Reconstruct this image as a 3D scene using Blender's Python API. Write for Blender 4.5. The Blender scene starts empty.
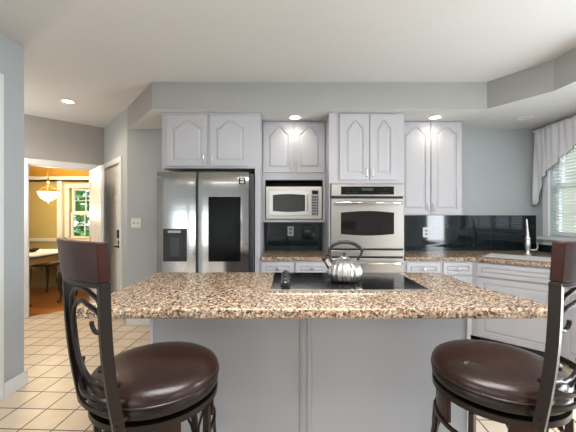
import bpy, math, random
from mathutils import Vector, Matrix
PI = math.pi
sc = bpy.context.scene
COL = sc.collection

# ------------------------------------------------------------ camera
cam_d = bpy.data.cameras.new('camera')
cam = bpy.data.objects.new('camera', cam_d)
COL.objects.link(cam)
cam.location = (0, 0, 1.34)
cam.rotation_euler = (PI/2, 0, 0)
cam_d.sensor_width = 36
cam_d.lens = 36*318/576
cam_d.clip_start = 0.05
sc.camera = cam

# ------------------------------------------------------------ world, sun, exposure
sc.view_settings.view_transform = 'Standard'
sc.view_settings.look = 'None'
sc.view_settings.gamma = 1
sc.view_settings.use_curve_mapping = False
sc.view_settings.exposure = 0.45
w = bpy.data.worlds.new('daylight')
sc.world = w
w.use_nodes = True
wb = w.node_tree.nodes['Background']
wb.inputs[0].default_value = (0.74, 0.86, 1.0, 1)
wb.inputs[1].default_value = 1.5

def lamp(name, kind, loc, energy, color=(1, 1, 1), rot=(0, 0, 0), size=None, size_y=None, **kw):
    d = bpy.data.lights.new(name, kind)
    d.energy = energy
    d.color = color
    if size is not None:
        if kind == 'AREA':
            d.shape = 'RECTANGLE' if size_y else 'DISK'
            d.size = size
            if size_y: d.size_y = size_y
        elif kind == 'SUN':
            d.angle = size
        else:
            d.shadow_soft_size = size
    for k, v in kw.items(): setattr(d, k, v)
    o = bpy.data.objects.new(name, d)
    COL.objects.link(o)
    o.location = loc
    o.rotation_euler = rot
    return o

lamp('sun', 'SUN', (0, 0, 10), 2.2, (1, .96, .9), (math.radians(40), math.radians(-14), 0), size=.03)
# daylight entering by the windows behind the camera and the glazed door at the right
DAY = (.90, .95, 1.0)
for i, x in enumerate((-3.7, -1.6)):
    lamp('window_daylight', 'AREA', (x, -3.92, .95), 18, DAY, (PI/2, 0, 0), 1.6, 1.0)
lamp('patio_daylight', 'AREA', (2.96, 1.42, 1.1), 55, DAY, (0, PI/2, 0), 1.95, .72)
lamp('side_window_daylight', 'AREA', (2.96, -1.2, 1.2), 20, DAY, (0, PI/2, 0), 1.5, 1.3)
lamp('family_room_fill', 'AREA', (-6.9, -1.6, 1.3), 170, DAY, (0, -PI/2, 0), 2.0, 4.0)  # added fill panel in front of the solid left wall, no window there
for x, y in ((-1.6, -2.2), (1.2, -2.2), (-4.4, -2.0)):
    lamp('family_room_ceiling_fill', 'AREA', (x, y, 2.66), 12, (1, .98, .95), (0, 0, 0), 1.1, 1.1)  # added downward fill for floor bounce; the ceiling has no openings here
lamp('kitchen_ceiling_fill', 'AREA', (.2, .75, 2.66), 64, (1, .98, .95), (0, 0, 0), 1.8, .9)  # soft overhead fill added out of view, no opening built above it
lamp('kitchen_window_fill', 'AREA', (6.2, 3.6, 4.2), 420, DAY, (0, math.radians(52), 0), 3.0, 3.0)  # added area lamp outdoors, strengthens the light through the kitchen window
lamp('foyer_fill', 'POINT', (-3.45, 3.45, 1.7), 22, (1, .92, .82), size=.15)  # unseen point fill added to brighten the hall and entry door, no fixture

# ------------------------------------------------------------ helpers
class MB:
    def __init__(s): s.v = []; s.f = []; s.m = []
    def add(s, vs, fs, mi=0):
        n = len(s.v)
        s.v += [tuple(v) for v in vs]
        s.f += [tuple(n+i for i in f) for f in fs]
        s.m += [mi]*len(fs)
        return s
    def box(s, x0, x1, y0, y1, z0, z1, mi=0, M=None):
        vs = [Vector((x, y, z)) for z in (z0, z1) for y in (y0, y1) for x in (x0, x1)]
        if M: vs = [M @ v for v in vs]
        return s.add(vs, [(0, 2, 3, 1), (4, 5, 7, 6), (0, 1, 5, 4), (2, 6, 7, 3), (0, 4, 6, 2), (1, 3, 7, 5)], mi)
    def prism(s, pts, z0, z1, mi=0, M=None, mib=None):
        # pts counter-clockwise, in the xy plane, extruded along z
        n = len(pts)
        vs = [Vector((p[0], p[1], z0)) for p in pts]+[Vector((p[0], p[1], z1)) for p in pts]
        if M: vs = [M @ v for v in vs]
        s.add(vs, [tuple(range(n-1, -1, -1)), tuple(range(n, 2*n))]+[(i, (i+1) % n, n+(i+1) % n, n+i) for i in range(n)], mi)
        if mib is not None: s.m[-(n+2)] = mib
        return s
    def lathe(s, prof, seg=32, M=None, mi=0, mod=None):
        # prof: (r, z) bottom to top
        vs = []; fs = []; n = len(prof)
        for r, z in prof:
            for k in range(seg):
                a = 2*PI*k/seg
                rr = r*(mod(a, z) if mod else 1)
                v = Vector((rr*math.cos(a), rr*math.sin(a), z))
                vs.append(M @ v if M else v)
        for i in range(n-1):
            for k in range(seg):
                a, b = i*seg+k, i*seg+(k+1) % seg
                fs.append((a, b, b+seg, a+seg))
        fs.append(tuple(range(seg-1, -1, -1)))
        fs.append(tuple((n-1)*seg+k for k in range(seg)))
        return s.add(vs, fs, mi)
    def cyl(s, p, q, r, seg=14, mi=0, r2=None):
        return s.tube([p, q], r, seg, mi=mi, rs=[r, r if r2 is None else r2])
    def tube(s, path, r, seg=8, mi=0, rs=None, flat=None, closed=False, up=None):
        # swept round tube, or flat bar when flat=(w,h)
        P = [Vector(p) for p in path]; n = len(P)
        T = []
        for i in range(n):
            a = P[(i-1) % n] if (i or closed) else P[0]
            b = P[(i+1) % n] if (i < n-1 or closed) else P[-1]
            T.append((b-a).normalized())
        ref = Vector(up) if up else (Vector((0, 0, 1)) if abs(T[0].z) < .9 else Vector((1, 0, 0)))
        N = (ref-T[0]*ref.dot(T[0])).normalized()
        vs = []
        for i in range(n):
            if i or up:
                rf = Vector(up) if up else N
                N = (rf-T[i]*rf.dot(T[i]))
                N = N.normalized() if N.length > 1e-6 else Vector((1, 0, 0))
            B = T[i].cross(N)
            rr = rs[i] if rs else r
            if flat:
                w_, h_ = flat[0]/2, flat[1]/2
                vs += [P[i]+B*x+N*y for x, y in ((-w_, -h_), (w_, -h_), (w_, h_), (-w_, h_))]
            else:
                vs += [P[i]+(N*math.cos(2*PI*k/seg)+B*math.sin(2*PI*k/seg))*rr for k in range(seg)]
        if flat: seg = 4
        fs = []
        for i in range(n if closed else n-1):
            j = (i+1) % n
            for k in range(seg):
                fs.append((i*seg+k, i*seg+(k+1) % seg, j*seg+(k+1) % seg, j*seg+k))
        if not closed:
            fs.append(tuple(range(seg-1, -1, -1)))
            fs.append(tuple((n-1)*seg+k for k in range(seg)))
        return s.add(vs, fs, mi)
    def ring(s, r, z, w_, h_, seg=48, mi=0):
        return s.tube([(r*math.cos(2*PI*k/seg), r*math.sin(2*PI*k/seg), z) for k in range(seg)], 0, flat=(w_, h_), closed=True, up=(0, 0, 1), mi=mi)
    def build(s, name, mats, parent=None, smooth=False, bevel=0, segs=2, loc=None, rot=None, sharp=35):
        me = bpy.data.meshes.new(name)
        me.from_pydata(s.v, [], s.f)
        if not isinstance(mats, (list, tuple)): mats = [mats]
        for m in mats: me.materials.append(m)
        me.polygons.foreach_set('material_index', s.m)
        me.update()
        import bmesh
        bm = bmesh.new(); bm.from_mesh(me)
        bmesh.ops.recalc_face_normals(bm, faces=bm.faces)
        bm.to_mesh(me); bm.free()
        if smooth:
            me.polygons.foreach_set('use_smooth', [True]*len(me.polygons))
            me.set_sharp_from_angle(angle=math.radians(sharp))
        o = bpy.data.objects.new(name, me)
        COL.objects.link(o)
        if parent: o.parent = parent
        if loc: o.location = loc
        if rot: o.rotation_euler = rot
        if bevel:
            b = o.modifiers.new('bevel', 'BEVEL')
            b.width = bevel; b.segments = segs; b.limit_method = 'ANGLE'
            b.harden_normals = False
        return o

def thing(name, label, cat, loc=(0, 0, 0), rz=0, group=None):
    o = bpy.data.objects.new(name, None)
    COL.objects.link(o)
    o.empty_display_size = .1
    o.location = loc; o.rotation_euler = (0, 0, rz)
    return tag(o, label, cat, group)
def tag(o, label, cat, group=None, kind=None):
    o['label'] = label; o['category'] = cat
    if group: o['group'] = group
    if kind: o['kind'] = kind
    return o
def struct(o): o['kind'] = 'structure'; return o
def lab(o, s): o['label'] = s; return o

# ------------------------------------------------------------ materials
def mat(name, col, rough=.5, metal=0, coat=0, spec=.5, trans=0, emit=None, estr=0, bump=None, var=None, ior=1.5, aniso=0):
    m = bpy.data.materials.new(name)
    m.use_nodes = True
    nt = m.node_tree; b = nt.nodes['Principled BSDF']
    b.inputs['Base Color'].default_value = (*col, 1)
    b.inputs['Roughness'].default_value = rough
    b.inputs['Metallic'].default_value = metal
    b.inputs['Coat Weight'].default_value = coat
    b.inputs['Coat Roughness'].default_value = .12
    b.inputs['Specular IOR Level'].default_value = spec
    b.inputs['Transmission Weight'].default_value = trans
    b.inputs['IOR'].default_value = ior
    if emit:
        b.inputs['Emission Color'].default_value = (*emit, 1)
        b.inputs['Emission Strength'].default_value = estr
    tc = nt.nodes.new('ShaderNodeTexCoord')
    if var:      # (scale, amount): soft mottling of the colour
        n = nt.nodes.new('ShaderNodeTexNoise'); n.inputs['Scale'].default_value = var[0]
        n.inputs['Detail'].default_value = 4
        r = nt.nodes.new('ShaderNodeValToRGB')
        a = var[1]
        r.color_ramp.elements[0].position = .3; r.color_ramp.elements[1].position = .7
        r.color_ramp.elements[0].color = (*[c*(1-a) for c in col], 1)
        r.color_ramp.elements[1].color = (*[min(1, c*(1+a)) for c in col], 1)
        nt.links.new(tc.outputs['Object'], n.inputs['Vector'])
        nt.links.new(n.outputs['Fac'], r.inputs['Fac'])
        nt.links.new(r.outputs['Color'], b.inputs['Base Color'])
    if bump:     # (scale, strength, stretch)
        n = nt.nodes.new('ShaderNodeTexNoise'); n.inputs['Scale'].default_value = bump[0]
        n.inputs['Detail'].default_value = 3
        mp = nt.nodes.new('ShaderNodeMapping')
        mp.inputs['Scale'].default_value = bump[2] if len(bump) > 2 else (1, 1, 1)
        bp = nt.nodes.new('ShaderNodeBump'); bp.inputs['Strength'].default_value = bump[1]
        bp.inputs['Distance'].default_value = .01
        nt.links.new(tc.outputs['Object'], mp.inputs['Vector'])
        nt.links.new(mp.outputs['Vector'], n.inputs['Vector'])
        nt.links.new(n.outputs['Fac'], bp.inputs['Height'])
        nt.links.new(bp.outputs['Normal'], b.inputs['Normal'])
    return m

M = {}
M['wall'] = mat('grey_blue_wall_paint', (.43, .47, .49), .6, var=(.8, .03), bump=(120, .05))
M['hallwall'] = mat('grey_hall_paint', (.40, .385, .37), .6, var=(.8, .03), bump=(120, .05))
M['soffit'] = mat('grey_soffit_paint', (.355, .36, .35), .7, var=(.8, .02), bump=(120, .05))
M['ceiling'] = mat('ceiling_paint', (.62, .62, .62), .8, var=(.6, .015), bump=(90, .05))
M['trim'] = mat('white_trim_paint', (.74, .75, .76), .4)
M['door'] = mat('white_door_paint', (.80, .78, .74), .4)
M['gold'] = mat('gold_wall_paint', (.50, .41, .16), .6, var=(1, .03))
M['goldtop'] = mat('ochre_upper_paint', (.62, .36, .06), .6, var=(1, .03))
M['cab'] = mat('grey_cabinet_paint', (.46, .46, .49), .5, var=(3, .02))
M['island'] = mat('grey_island_paint', (.31, .32, .345), .55, var=(2, .03))
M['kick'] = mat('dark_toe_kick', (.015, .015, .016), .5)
M['nickel'] = mat('brushed_nickel', (.62, .61, .59), .28, 1, bump=(80, .05))
M['steel'] = mat('stainless_steel', (.40, .395, .385), .13, 1, bump=(3, .07, (.6, 1, 2.2)))
M['steelo'] = mat('oven_stainless_steel', (.47, .44, .41), .33, 1, bump=(60, .03, (.05, 1, 1)))
M['steeld'] = mat('dark_stainless_side', (.05, .05, .055), .4, .6)
M['chrome'] = mat('polished_steel', (.72, .71, .69), .12, 1)
M['kettle'] = mat('kettle_brushed_steel', (.50, .485, .46), .34, 1)
M['black'] = mat('black_plastic', (.012, .012, .013), .35)
M['blackglass'] = mat('black_glass', (.006, .006, .007), .05, spec=.5)
M['bowl'] = mat('satin_sink_steel', (.66, .66, .66), .5, .6)
M['display'] = mat('black_display_glass', (.004, .004, .004), .2, spec=.08)
M['cooktop'] = mat('ceramic_black_glass', (.008, .008, .010), .10, spec=.5)
M['ovenglass'] = mat('oven_door_glass', (.012, .011, .010), .06, spec=.45)
M['micromesh'] = mat('microwave_window_mesh', (.045, .045, .045), .15, var=(300, .3))
M['greyplastic'] = mat('grey_plastic', (.32, .32, .33), .4)
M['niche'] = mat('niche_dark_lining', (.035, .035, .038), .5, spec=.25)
M['white'] = mat('white_plastic', (.80, .80, .78), .4)
M['bronze'] = mat('dark_bronze_metal', (.013, .009, .007), .36, .3, coat=.0, spec=.3, bump=(70, .06))
M['stoolwood'] = mat('dark_lacquered_wood', (.027, .007, .005), .33, coat=.0, spec=.22, var=(9, .3))
M['leather'] = mat('brown_leather', (.015, .0045, .003), .31, coat=.15, spec=.38, var=(5, .35), bump=(150, .10))
M['brass'] = mat('aged_brass', (.55, .36, .12), .3, 1)
M['lampglass'] = mat('frosted_lamp_glass', (.9, .8, .6), .5, emit=(1, .80, .50), estr=2.0)
M['lens'] = mat('lit_lamp_lens', (1, .97, .9), .5, emit=(1, .93, .82), estr=9)
M['lens_off'] = mat('unlit_lamp_lens', (.70, .70, .70), .5)
M['cloth'] = mat('white_tablecloth', (.80, .79, .77), .8)
M['tancloth'] = mat('tan_wood_apron', (.45, .30, .13), .6, var=(6, .1))
M['darkwood'] = mat('dark_carved_wood', (.05, .028, .016), .35, coat=.3)
M['seatcloth'] = mat('beige_seat_cloth', (.40, .33, .24), .9)
M['valance'] = mat('sheer_white_valance', (.74, .74, .77), .9, bump=(200, .2))
M['bead'] = mat('dark_bead_trim', (.06, .06, .07), .4)
M['blind'] = mat('white_blind_slat', (.78, .78, .76), .5)
M['glass'] = mat('window_glass', (1, 1, 1), 0, trans=1, ior=1.02, spec=.2)
M['siding'] = mat('beige_house_siding', (.55, .50, .42), .8, bump=(4, .3, (0, 0, 12)))
M['roof'] = mat('grey_roof_shingle', (.12, .11, .11), .9)
M['bark'] = mat('tree_bark', (.09, .06, .04), .9)
M['leaf'] = mat('green_leaf', (.12, .30, .06), .5, var=(2, .5))
M['grass'] = mat('lawn_grass', (.10, .22, .04), .95, var=(3, .4))
M['pendantcord'] = M['brass']
M['iron'] = mat('black_iron', (.02, .018, .016), .45, .5)

def floor_tile():
    m = bpy.data.materials.new('cream_ceramic_floor_tile'); m.use_nodes = True
    nt = m.node_tree; N = nt.nodes; L = nt.links; b = N['Principled BSDF']
    tc = N.new('ShaderNodeTexCoord'); mp = N.new('ShaderNodeMapping')
    mp.inputs['Rotation'].default_value = (0, 0, .04)
    mp.inputs['Location'].default_value = TILE_OFF
    br = N.new('ShaderNodeTexBrick')
    br.offset = 0; br.squash = 1
    br.inputs['Scale'].default_value = 1
    br.inputs['Brick Width'].default_value = .209
    br.inputs['Row Height'].default_value = .209
    br.inputs['Mortar Size'].default_value = .0055
    br.inputs['Mortar Smooth'].default_value = .2
    br.inputs['Bias'].default_value = 0
    br.inputs['Color1'].default_value = (.74, .625, .49, 1)
    br.inputs['Color2'].default_value = (.66, .545, .41, 1)
    br.inputs['Mortar'].default_value = (.10, .06, .035, 1)
    ns = N.new('ShaderNodeTexNoise'); ns.inputs['Scale'].default_value = 9; ns.inputs['Detail'].default_value = 5
    mx = N.new('ShaderNodeMix'); mx.data_type = 'RGBA'; mx.blend_type = 'MULTIPLY'; mx.inputs[0].default_value = .35
    rp = N.new('ShaderNodeValToRGB'); rp.color_ramp.elements[0].position = .3; rp.color_ramp.elements[1].position = .65
    rp.color_ramp.elements[0].color = (.78, .70, .60, 1); rp.color_ramp.elements[1].color = (1, 1, 1, 1)
    L.new(tc.outputs['Object'], mp.inputs['Vector']); L.new(mp.outputs[0], br.inputs['Vector'])
    L.new(tc.outputs['Object'], ns.inputs['Vector']); L.new(ns.outputs['Fac'], rp.inputs['Fac'])
    L.new(br.outputs['Color'], mx.inputs[6]); L.new(rp.outputs['Color'], mx.inputs[7])
    L.new(mx.outputs[2], b.inputs['Base Color'])
    bp = N.new('ShaderNodeBump'); bp.inputs['Strength'].default_value = .5; bp.inputs['Distance'].default_value = .004; bp.invert = True
    L.new(br.outputs['Fac'], bp.inputs['Height']); L.new(bp.outputs[0], b.inputs['Normal'])
    b.inputs['Roughness'].default_value = .36
    return m
TILE_OFF = (.09, .160, 0)
M['tile'] = floor_tile()

def wood_floor():
    m = bpy.data.materials.new('orange_oak_strip_floor'); m.use_nodes = True
    nt = m.node_tree; N = nt.nodes; L = nt.links; b = N['Principled BSDF']
    tc = N.new('ShaderNodeTexCoord'); mp = N.new('ShaderNodeMapping')
    mp.inputs['Rotation'].default_value = (0, 0, .25)
    br = N.new('ShaderNodeTexBrick'); br.offset = .4
    br.inputs['Scale'].default_value = 1; br.inputs['Brick Width'].default_value = 1.1; br.inputs['Row Height'].default_value = .075
    br.inputs['Mortar Size'].default_value = .002
    br.inputs['Color1'].default_value = (.62, .25, .06, 1); br.inputs['Color2'].default_value = (.48, .18, .04, 1)
    br.inputs['Mortar'].default_value = (.10, .035, .01, 1)
    L.new(tc.outputs['Object'], mp.inputs['Vector']); L.new(mp.outputs[0], br.inputs['Vector'])
    L.new(br.outputs['Color'], b.inputs['Base Color'])
    b.inputs['Roughness'].default_value = .28
    return m
M['oak'] = wood_floor()

def granite():
    m = bpy.data.materials.new('speckled_brown_granite'); m.use_nodes = True
    nt = m.node_tree; N = nt.nodes; L = nt.links; b = N['Principled BSDF']
    tc = N.new('ShaderNodeTexCoord')
    ns = N.new('ShaderNodeTexNoise'); ns.inputs['Scale'].default_value = 60; ns.inputs['Detail'].default_value = 2
    ad = N.new('ShaderNodeMix'); ad.data_type = 'RGBA'; ad.blend_type = 'LINEAR_LIGHT'; ad.inputs[0].default_value = .012
    L.new(tc.outputs['Object'], ad.inputs[6]); L.new(ns.outputs['Color'], ad.inputs[7])
    def vor(scale):
        v = N.new('ShaderNodeTexVoronoi'); v.inputs['Scale'].default_value = scale
        L.new(ad.outputs[2], v.inputs['Vector'])
        s = N.new('ShaderNodeSeparateColor'); L.new(v.outputs['Color'], s.inputs[0])
        return s
    def ramp(src, els):
        r = N.new('ShaderNodeValToRGB'); r.color_ramp.interpolation = 'CONSTANT'
        e = r.color_ramp.elements
        e[0].position = els[0][0]; e[0].color = (*els[0][1], 1)
        e[1].position = els[1][0]; e[1].color = (*els[1][1], 1)
        for p, c in els[2:]:
            k = e.new(p); k.color = (*c, 1)
        L.new(src, r.inputs['Fac']); return r
    a = vor(108); c = vor(165)
    base = ramp(a.outputs[0], [(0, (.44, .29, .18)), (.22, (.58, .44, .31)), (.42, (.28, .17, .105)), (.54, (.52, .41, .31)), (.70, (.07, .045, .032)), (.84, (.30, .25, .21)), (.92, (.72, .60, .46))])
    dark = ramp(c.outputs[1], [(0, (1, 1, 1)), (.62, (.50, .42, .36)), (.78, (.05, .04, .04))])
    mx = N.new('ShaderNodeMix'); mx.data_type = 'RGBA'; mx.blend_type = 'MULTIPLY'; mx.inputs[0].default_value = 1
    L.new(base.outputs[0], mx.inputs[6]); L.new(dark.outputs[0], mx.inputs[7])
    L.new(mx.outputs[2], b.inputs['Base Color'])
    b.inputs['Roughness'].default_value = .22
    b.inputs['Specular IOR Level'].default_value = .35
    return m
M['granite'] = granite()

def splash():
    m = bpy.data.materials.new('black_glass_wall_tile'); m.use_nodes = True
    nt = m.node_tree; N = nt.nodes; L = nt.links; b = N['Principled BSDF']
    tc = N.new('ShaderNodeTexCoord'); sp = N.new('ShaderNodeSeparateXYZ'); cb = N.new('ShaderNodeCombineXYZ')
    L.new(tc.outputs['Object'], sp.inputs[0]); 
    sm = N.new('ShaderNodeMath'); sm.operation = 'ADD'; L.new(sp.outputs[0], sm.inputs[0]); L.new(sp.outputs[1], sm.inputs[1])
    L.new(sm.outputs[0], cb.inputs[0]); L.new(sp.outputs[2], cb.inputs[1])
    br = N.new('ShaderNodeTexBrick'); br.offset = 0
    br.inputs['Scale'].default_value = 1; br.inputs['Brick Width'].default_value = .305; br.inputs['Row Height'].default_value = .61
    br.inputs['Mortar Size'].default_value = .0022
    br.inputs['Color1'].default_value = (.004, .010, .013, 1); br.inputs['Color2'].default_value = (.006, .013, .016, 1)
    br.inputs['Mortar'].default_value = (.03, .045, .05, 1)
    L.new(cb.outputs[0], br.inputs['Vector']); L.new(br.outputs['Color'], b.inputs['Base Color'])
    b.inputs['Roughness'].default_value = .06
    b.inputs['Specular IOR Level'].default_value = .6
    b.inputs['Coat Weight'].default_value = .0
    b.inputs['Coat Roughness'].default_value = .04
    return m
M['splash'] = splash()

# ------------------------------------------------------------ room shell
CEIL = 2.68
SOF = 2.41
BW = 3.92          # back wall
RW = 3.05          # right (window) wall
LW = -2.10         # near left wall
A = Vector((-1.98, 3.92)); B = Vector((-2.80, 4.84))      # diagonal hall wall
dAB = (B-A).normalized()
D = Vector((-7.0, .64))                                   # dining wall runs from B towards D
dBD = (D-B).normalized()

# floors
struct(MB().prism([(-7, -4.2), (3.25, -4.2), (3.25, 4.0), (-2.0, 4.0), (B.x-.03, B.y+.0), (-6.99, .65)], -.08, 0).build('floor', M['tile']))
struct(MB().prism([(B.x-.035, B.y), (-2.75, 4.9), (-2.75, 6.15), (-8.5, 6.15), (-8.5, .5), (-7.02, .62)], -.08, .0).build('floor_dining', M['oak']))
# ceilings
struct(MB().prism([(-7, -4.2), (3.25, -4.2), (3.25, 4.0), (-2.0, 4.0), (B.x, B.y+.1), (-6.99, .74)], CEIL, CEIL+.1).build('ceiling', M['ceiling']))
struct(MB().prism([(B.x-.05, B.y+.1), (-2.7, 4.95), (-2.7, 6.15), (-8.5, 6.15), (-8.5, .5), (-7.02, .74)], CEIL, CEIL+.1).build('ceiling_dining', M['goldtop']))
# soffit over the cabinets
m = MB().prism([(-1.36, 3.18), (1.99, 3.18), (2.275, 2.72), (2.31, 2.1), (RW, 2.1), (RW, BW), (A.x, BW)], SOF, CEIL-.001, mi=0, mib=1)
struct(m.build('ceiling_soffit', [M['soffit'], M['ceiling']]))
# back wall
struct(MB().box(A.x-.002, RW+.0, BW, BW+.12, 0, CEIL).build('wall_back', M['wall']))

def wall_with_hole(name, p0, p1, thick, z1, holes, material, side=1):
    """vertical wall from p0 to p1 with rectangular holes (s0,s1,z0,z1); thickness to the left of p0->p1"""
    p0 = Vector(p0); p1 = Vector(p1); L = (p1-p0).length; d = (p1-p0)/L
    ang = math.atan2(d.y, d.x)
    MM = Matrix.Translation((p0.x, p0.y, 0)) @ Matrix.Rotation(ang, 4, 'Z')
    m = MB(); s = 0
    y0, y1 = (0, thick) if side > 0 else (-thick, 0)
    for (a, b, c, e) in sorted(holes):
        if a > s: m.box(s, a, y0, y1, 0, z1, M=MM)
        if c > 0: m.box(a, b, y0, y1, 0, c, M=MM)
        if e < z1: m.box(a, b, y0, y1, e, z1, M=MM)
        s = b
    if s < L: m.box(s, L, y0, y1, 0, z1, M=MM)
    return struct(m.build(name, material)), MM

AB = (B-A).length
wall_with_hole('wall_diagonal', A, B, .1, CEIL, [(.30, 1.13, 0, 2.04)], M['wall'], side=-1)
# dining wall, hole for the doorway
DO0, DO1 = .155, .90
wd, MD = wall_with_hole('wall_dining', B, D, .12, CEIL, [(DO0, DO1, 0, 2.03)], M['hallwall'], side=-1)
# near left wall with a doorway casing and the return to the hall
wall_with_hole('wall_left', (LW, 2.53), (LW, .4), .12, CEIL, [(.275, 1.10, 0, 2.30)], M['wall'], side=-1)
struct(MB().box(-5.2, LW-.12, 2.41, 2.53, 0, CEIL).build('wall_hall', M['hallwall']))
# right wall with the kitchen window and a glazed patio door further back
W0, W1, WZ0, WZ1 = 2.22, 3.70, 1.12, 2.24
wr, MR = wall_with_hole('wall_right', (RW, BW+.12), (RW, -4.1), .15, CEIL,
    [(BW+.12-W1, BW+.12-W0, WZ0, WZ1), (BW+.12-1.82, BW+.12-1.02, 0.0, 2.1), (BW+.12+.5, BW+.12+1.9, .42, 2.0)], M['wall'], side=1)
# rear wall behind the camera, three windows
RX0 = -7
wall_with_hole('wall_rear', (RX0, -4.0), (RW, -4.0), .12, CEIL,
    [(c-RX0-.85, c-RX0+.85, .42, 1.48) for c in (-3.7, -1.6)], M['wall'], side=-1)
struct(MB().box(-7.1, -7, -4.1, .7, 0, CEIL).build('wall_family_room', M['wall']))
# dining room walls
WX0, WX1, DZ0, DZ1 = -4.12, -3.36, .92, 1.87
DY = 6.0
wall_with_hole('wall_dining_far', (-8.4, DY), (-2.74, DY), .12, CEIL, [(WX0+8.4, WX1+8.4, DZ0, DZ1)], M['gold'], side=1)
struct(MB().box(-2.85, -2.74, 4.90, DY, 0, CEIL).build('wall_dining_side', M['gold']))
struct(MB().box(-8.5, -8.4, .6, DY, 0, CEIL).build('wall_dining_left', M['gold']))
struct(MB().box(-8.4, -2.85, DY-.03, DY, 2.07, CEIL).build('trim_1', M['goldtop']))
m = MB(); m.prism([(0, 0), (0, .03), (-.05, .03), (-.10, .09), (0, .09)], 0, 5.5, M=Matrix(((0, 0, 1, -8.39), (1, 0, 0, DY-.03), (0, 1, 0, 1.985), (0, 0, 0, 1))))
struct(m.build('trim_2', M['trim']))
struct(MB().box(-8.4, WX0-.09, DY-.03, DY, .86, .92).build('trim_3', M['trim'], bevel=.006))
struct(MB().box(-4.33, -4.24, DY-.05, DY, 0, 2.0).build('trim_4', M['trim'], bevel=.008))

# baseboards
def skirting(name, p0, p1, h=.11, t=.018):
    p0 = Vector(p0); p1 = Vector(p1); d = p1-p0; L = d.length
    MM = Matrix.Translation((p0.x, p0.y, 0)) @ Matrix.Rotation(math.atan2(d.y, d.x), 4, 'Z')
    m = MB()
    pr = [(0, 0), (t, 0), (t, h-.03), (t*.5, h-.008), (t*.4, h), (0, h)]
    # profile in (y,z), extruded along x
    R = MM @ Matrix(((0, 0, 1, 0), (1, 0, 0, 0), (0, 1, 0, 0), (0, 0, 0, 1)))
    m.prism(pr, 0, L, M=R)
    return struct(m.build(name, M['trim']))
skirting('baseboard_back', (-1.3, BW), (A.x, BW))     # alcove beside the fridge (y offset to -Y)
bpy.data.objects['baseboard_back'].location = (0, -.019, 0)
bpy.data.objects['baseboard_back'].matrix_world = bpy.data.objects['baseboard_back'].matrix_world
skirting('baseboard_left', (LW, 2.335), (LW, 2.53))
b1 = bpy.data.objects['baseboard_left']; b1.location = (0.0185, 0, 0)
struct(MB().box(LW-.12, LW+.018, 2.53, 2.548, 0, .11).build('baseboard_hall', M['trim'], bevel=.004))
q = B+dBD*(DO1+.085); e = B+dBD*3.0
skirting('baseboard_dining', (e.x, e.y), (q.x, q.y))
bo = bpy.data.objects['baseboard_dining']; nrm = Vector((-dBD.y, dBD.x)); 
if nrm.y > 0: nrm = -nrm
bo.location = (nrm.x*.019, nrm.y*.019, 0)

# door casings -----------------------------------------------------
def casing(name, MM, s0, s1, z1, w_=.075, t=.02, side=-1, ledge=0):
    y0, y1 = (-t, 0) if side < 0 else (0, t)
    m = MB()
    m.box(s0-w_, s0, y0, y1, 0, z1+w_, M=MM).box(s1, s1+w_, y0, y1, 0, z1+w_, M=MM).box(s0, s1, y0, y1, z1, z1+w_, M=MM)
    # jamb lining
    yy = (0, ledge)
    m.box(s0, s0+.012, yy[0], yy[1], 0, z1, M=MM).box(s1-.012, s1, yy[0], yy[1], 0, z1, M=MM).box(s0+.012, s1-.012, yy[0], yy[1], z1-.012, z1, M=MM)
    return struct(m.build(name, M['trim'], bevel=.004))
# B->D frame: local +x to D; kitchen side is local +y or -y?
MDk = MD.copy()
casing('door_1', MDk, DO0, DO1, 2.03, side=1, ledge=-.12)
MAB = Matrix.Translation((A.x, A.y, 0)) @ Matrix.Rotation(math.atan2(dAB.y, dAB.x), 4, 'Z')
casing('door_2', MAB, .30, 1.13, 2.04, side=1, ledge=-.1)
MLW = Matrix.Translation((LW, 2.53, 0)) @ Matrix.Rotation(-PI/2, 4, 'Z')
casing('door_3', MLW, .275, 1.10, 2.30, side=1, ledge=-.12)

def panel_leaf(name, W, H, parent=None, mtl=None, loc=None, rot=None):
    """six-panel door leaf, local x 0..W, thickness .036 centred on y=0"""
    m = MB(); t = .018
    m.box(0, W, -t+.006, t-.006, 0, H)
    st = .10*W/.76
    rows = [(.20, .80), (.92, 1.52), (1.62, H-.12)]
    mid = W/2
    for sgn in (-1, 1):
        ya, yb = (-t, -t+.006) if sgn < 0 else (t-.006, t)
        m.box(0, st, ya, yb, 0, H).box(W-st, W, ya, yb, 0, H).box(mid-st*.45, mid+st*.45, ya, yb, 0, H)
        zs = 0
        for a, b in rows:
            for xa, xb in ((st, mid-st*.45), (mid+st*.45, W-st)):
                m.box(xa, xb, ya, yb, zs, a)
                yi = (ya+.001, yb) if sgn < 0 else (ya, yb-.001)
                m.box(xa+.03, xb-.03, yi[0], yi[1], a+.03, b-.03)
            zs = b
        for xa, xb in ((st, mid-st*.45), (mid+st*.45, W-st)):
            m.box(xa, xb, ya, yb, zs, H)
    return m.build(name, mtl or M['door'], parent, loc=loc, rot=rot)

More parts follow.
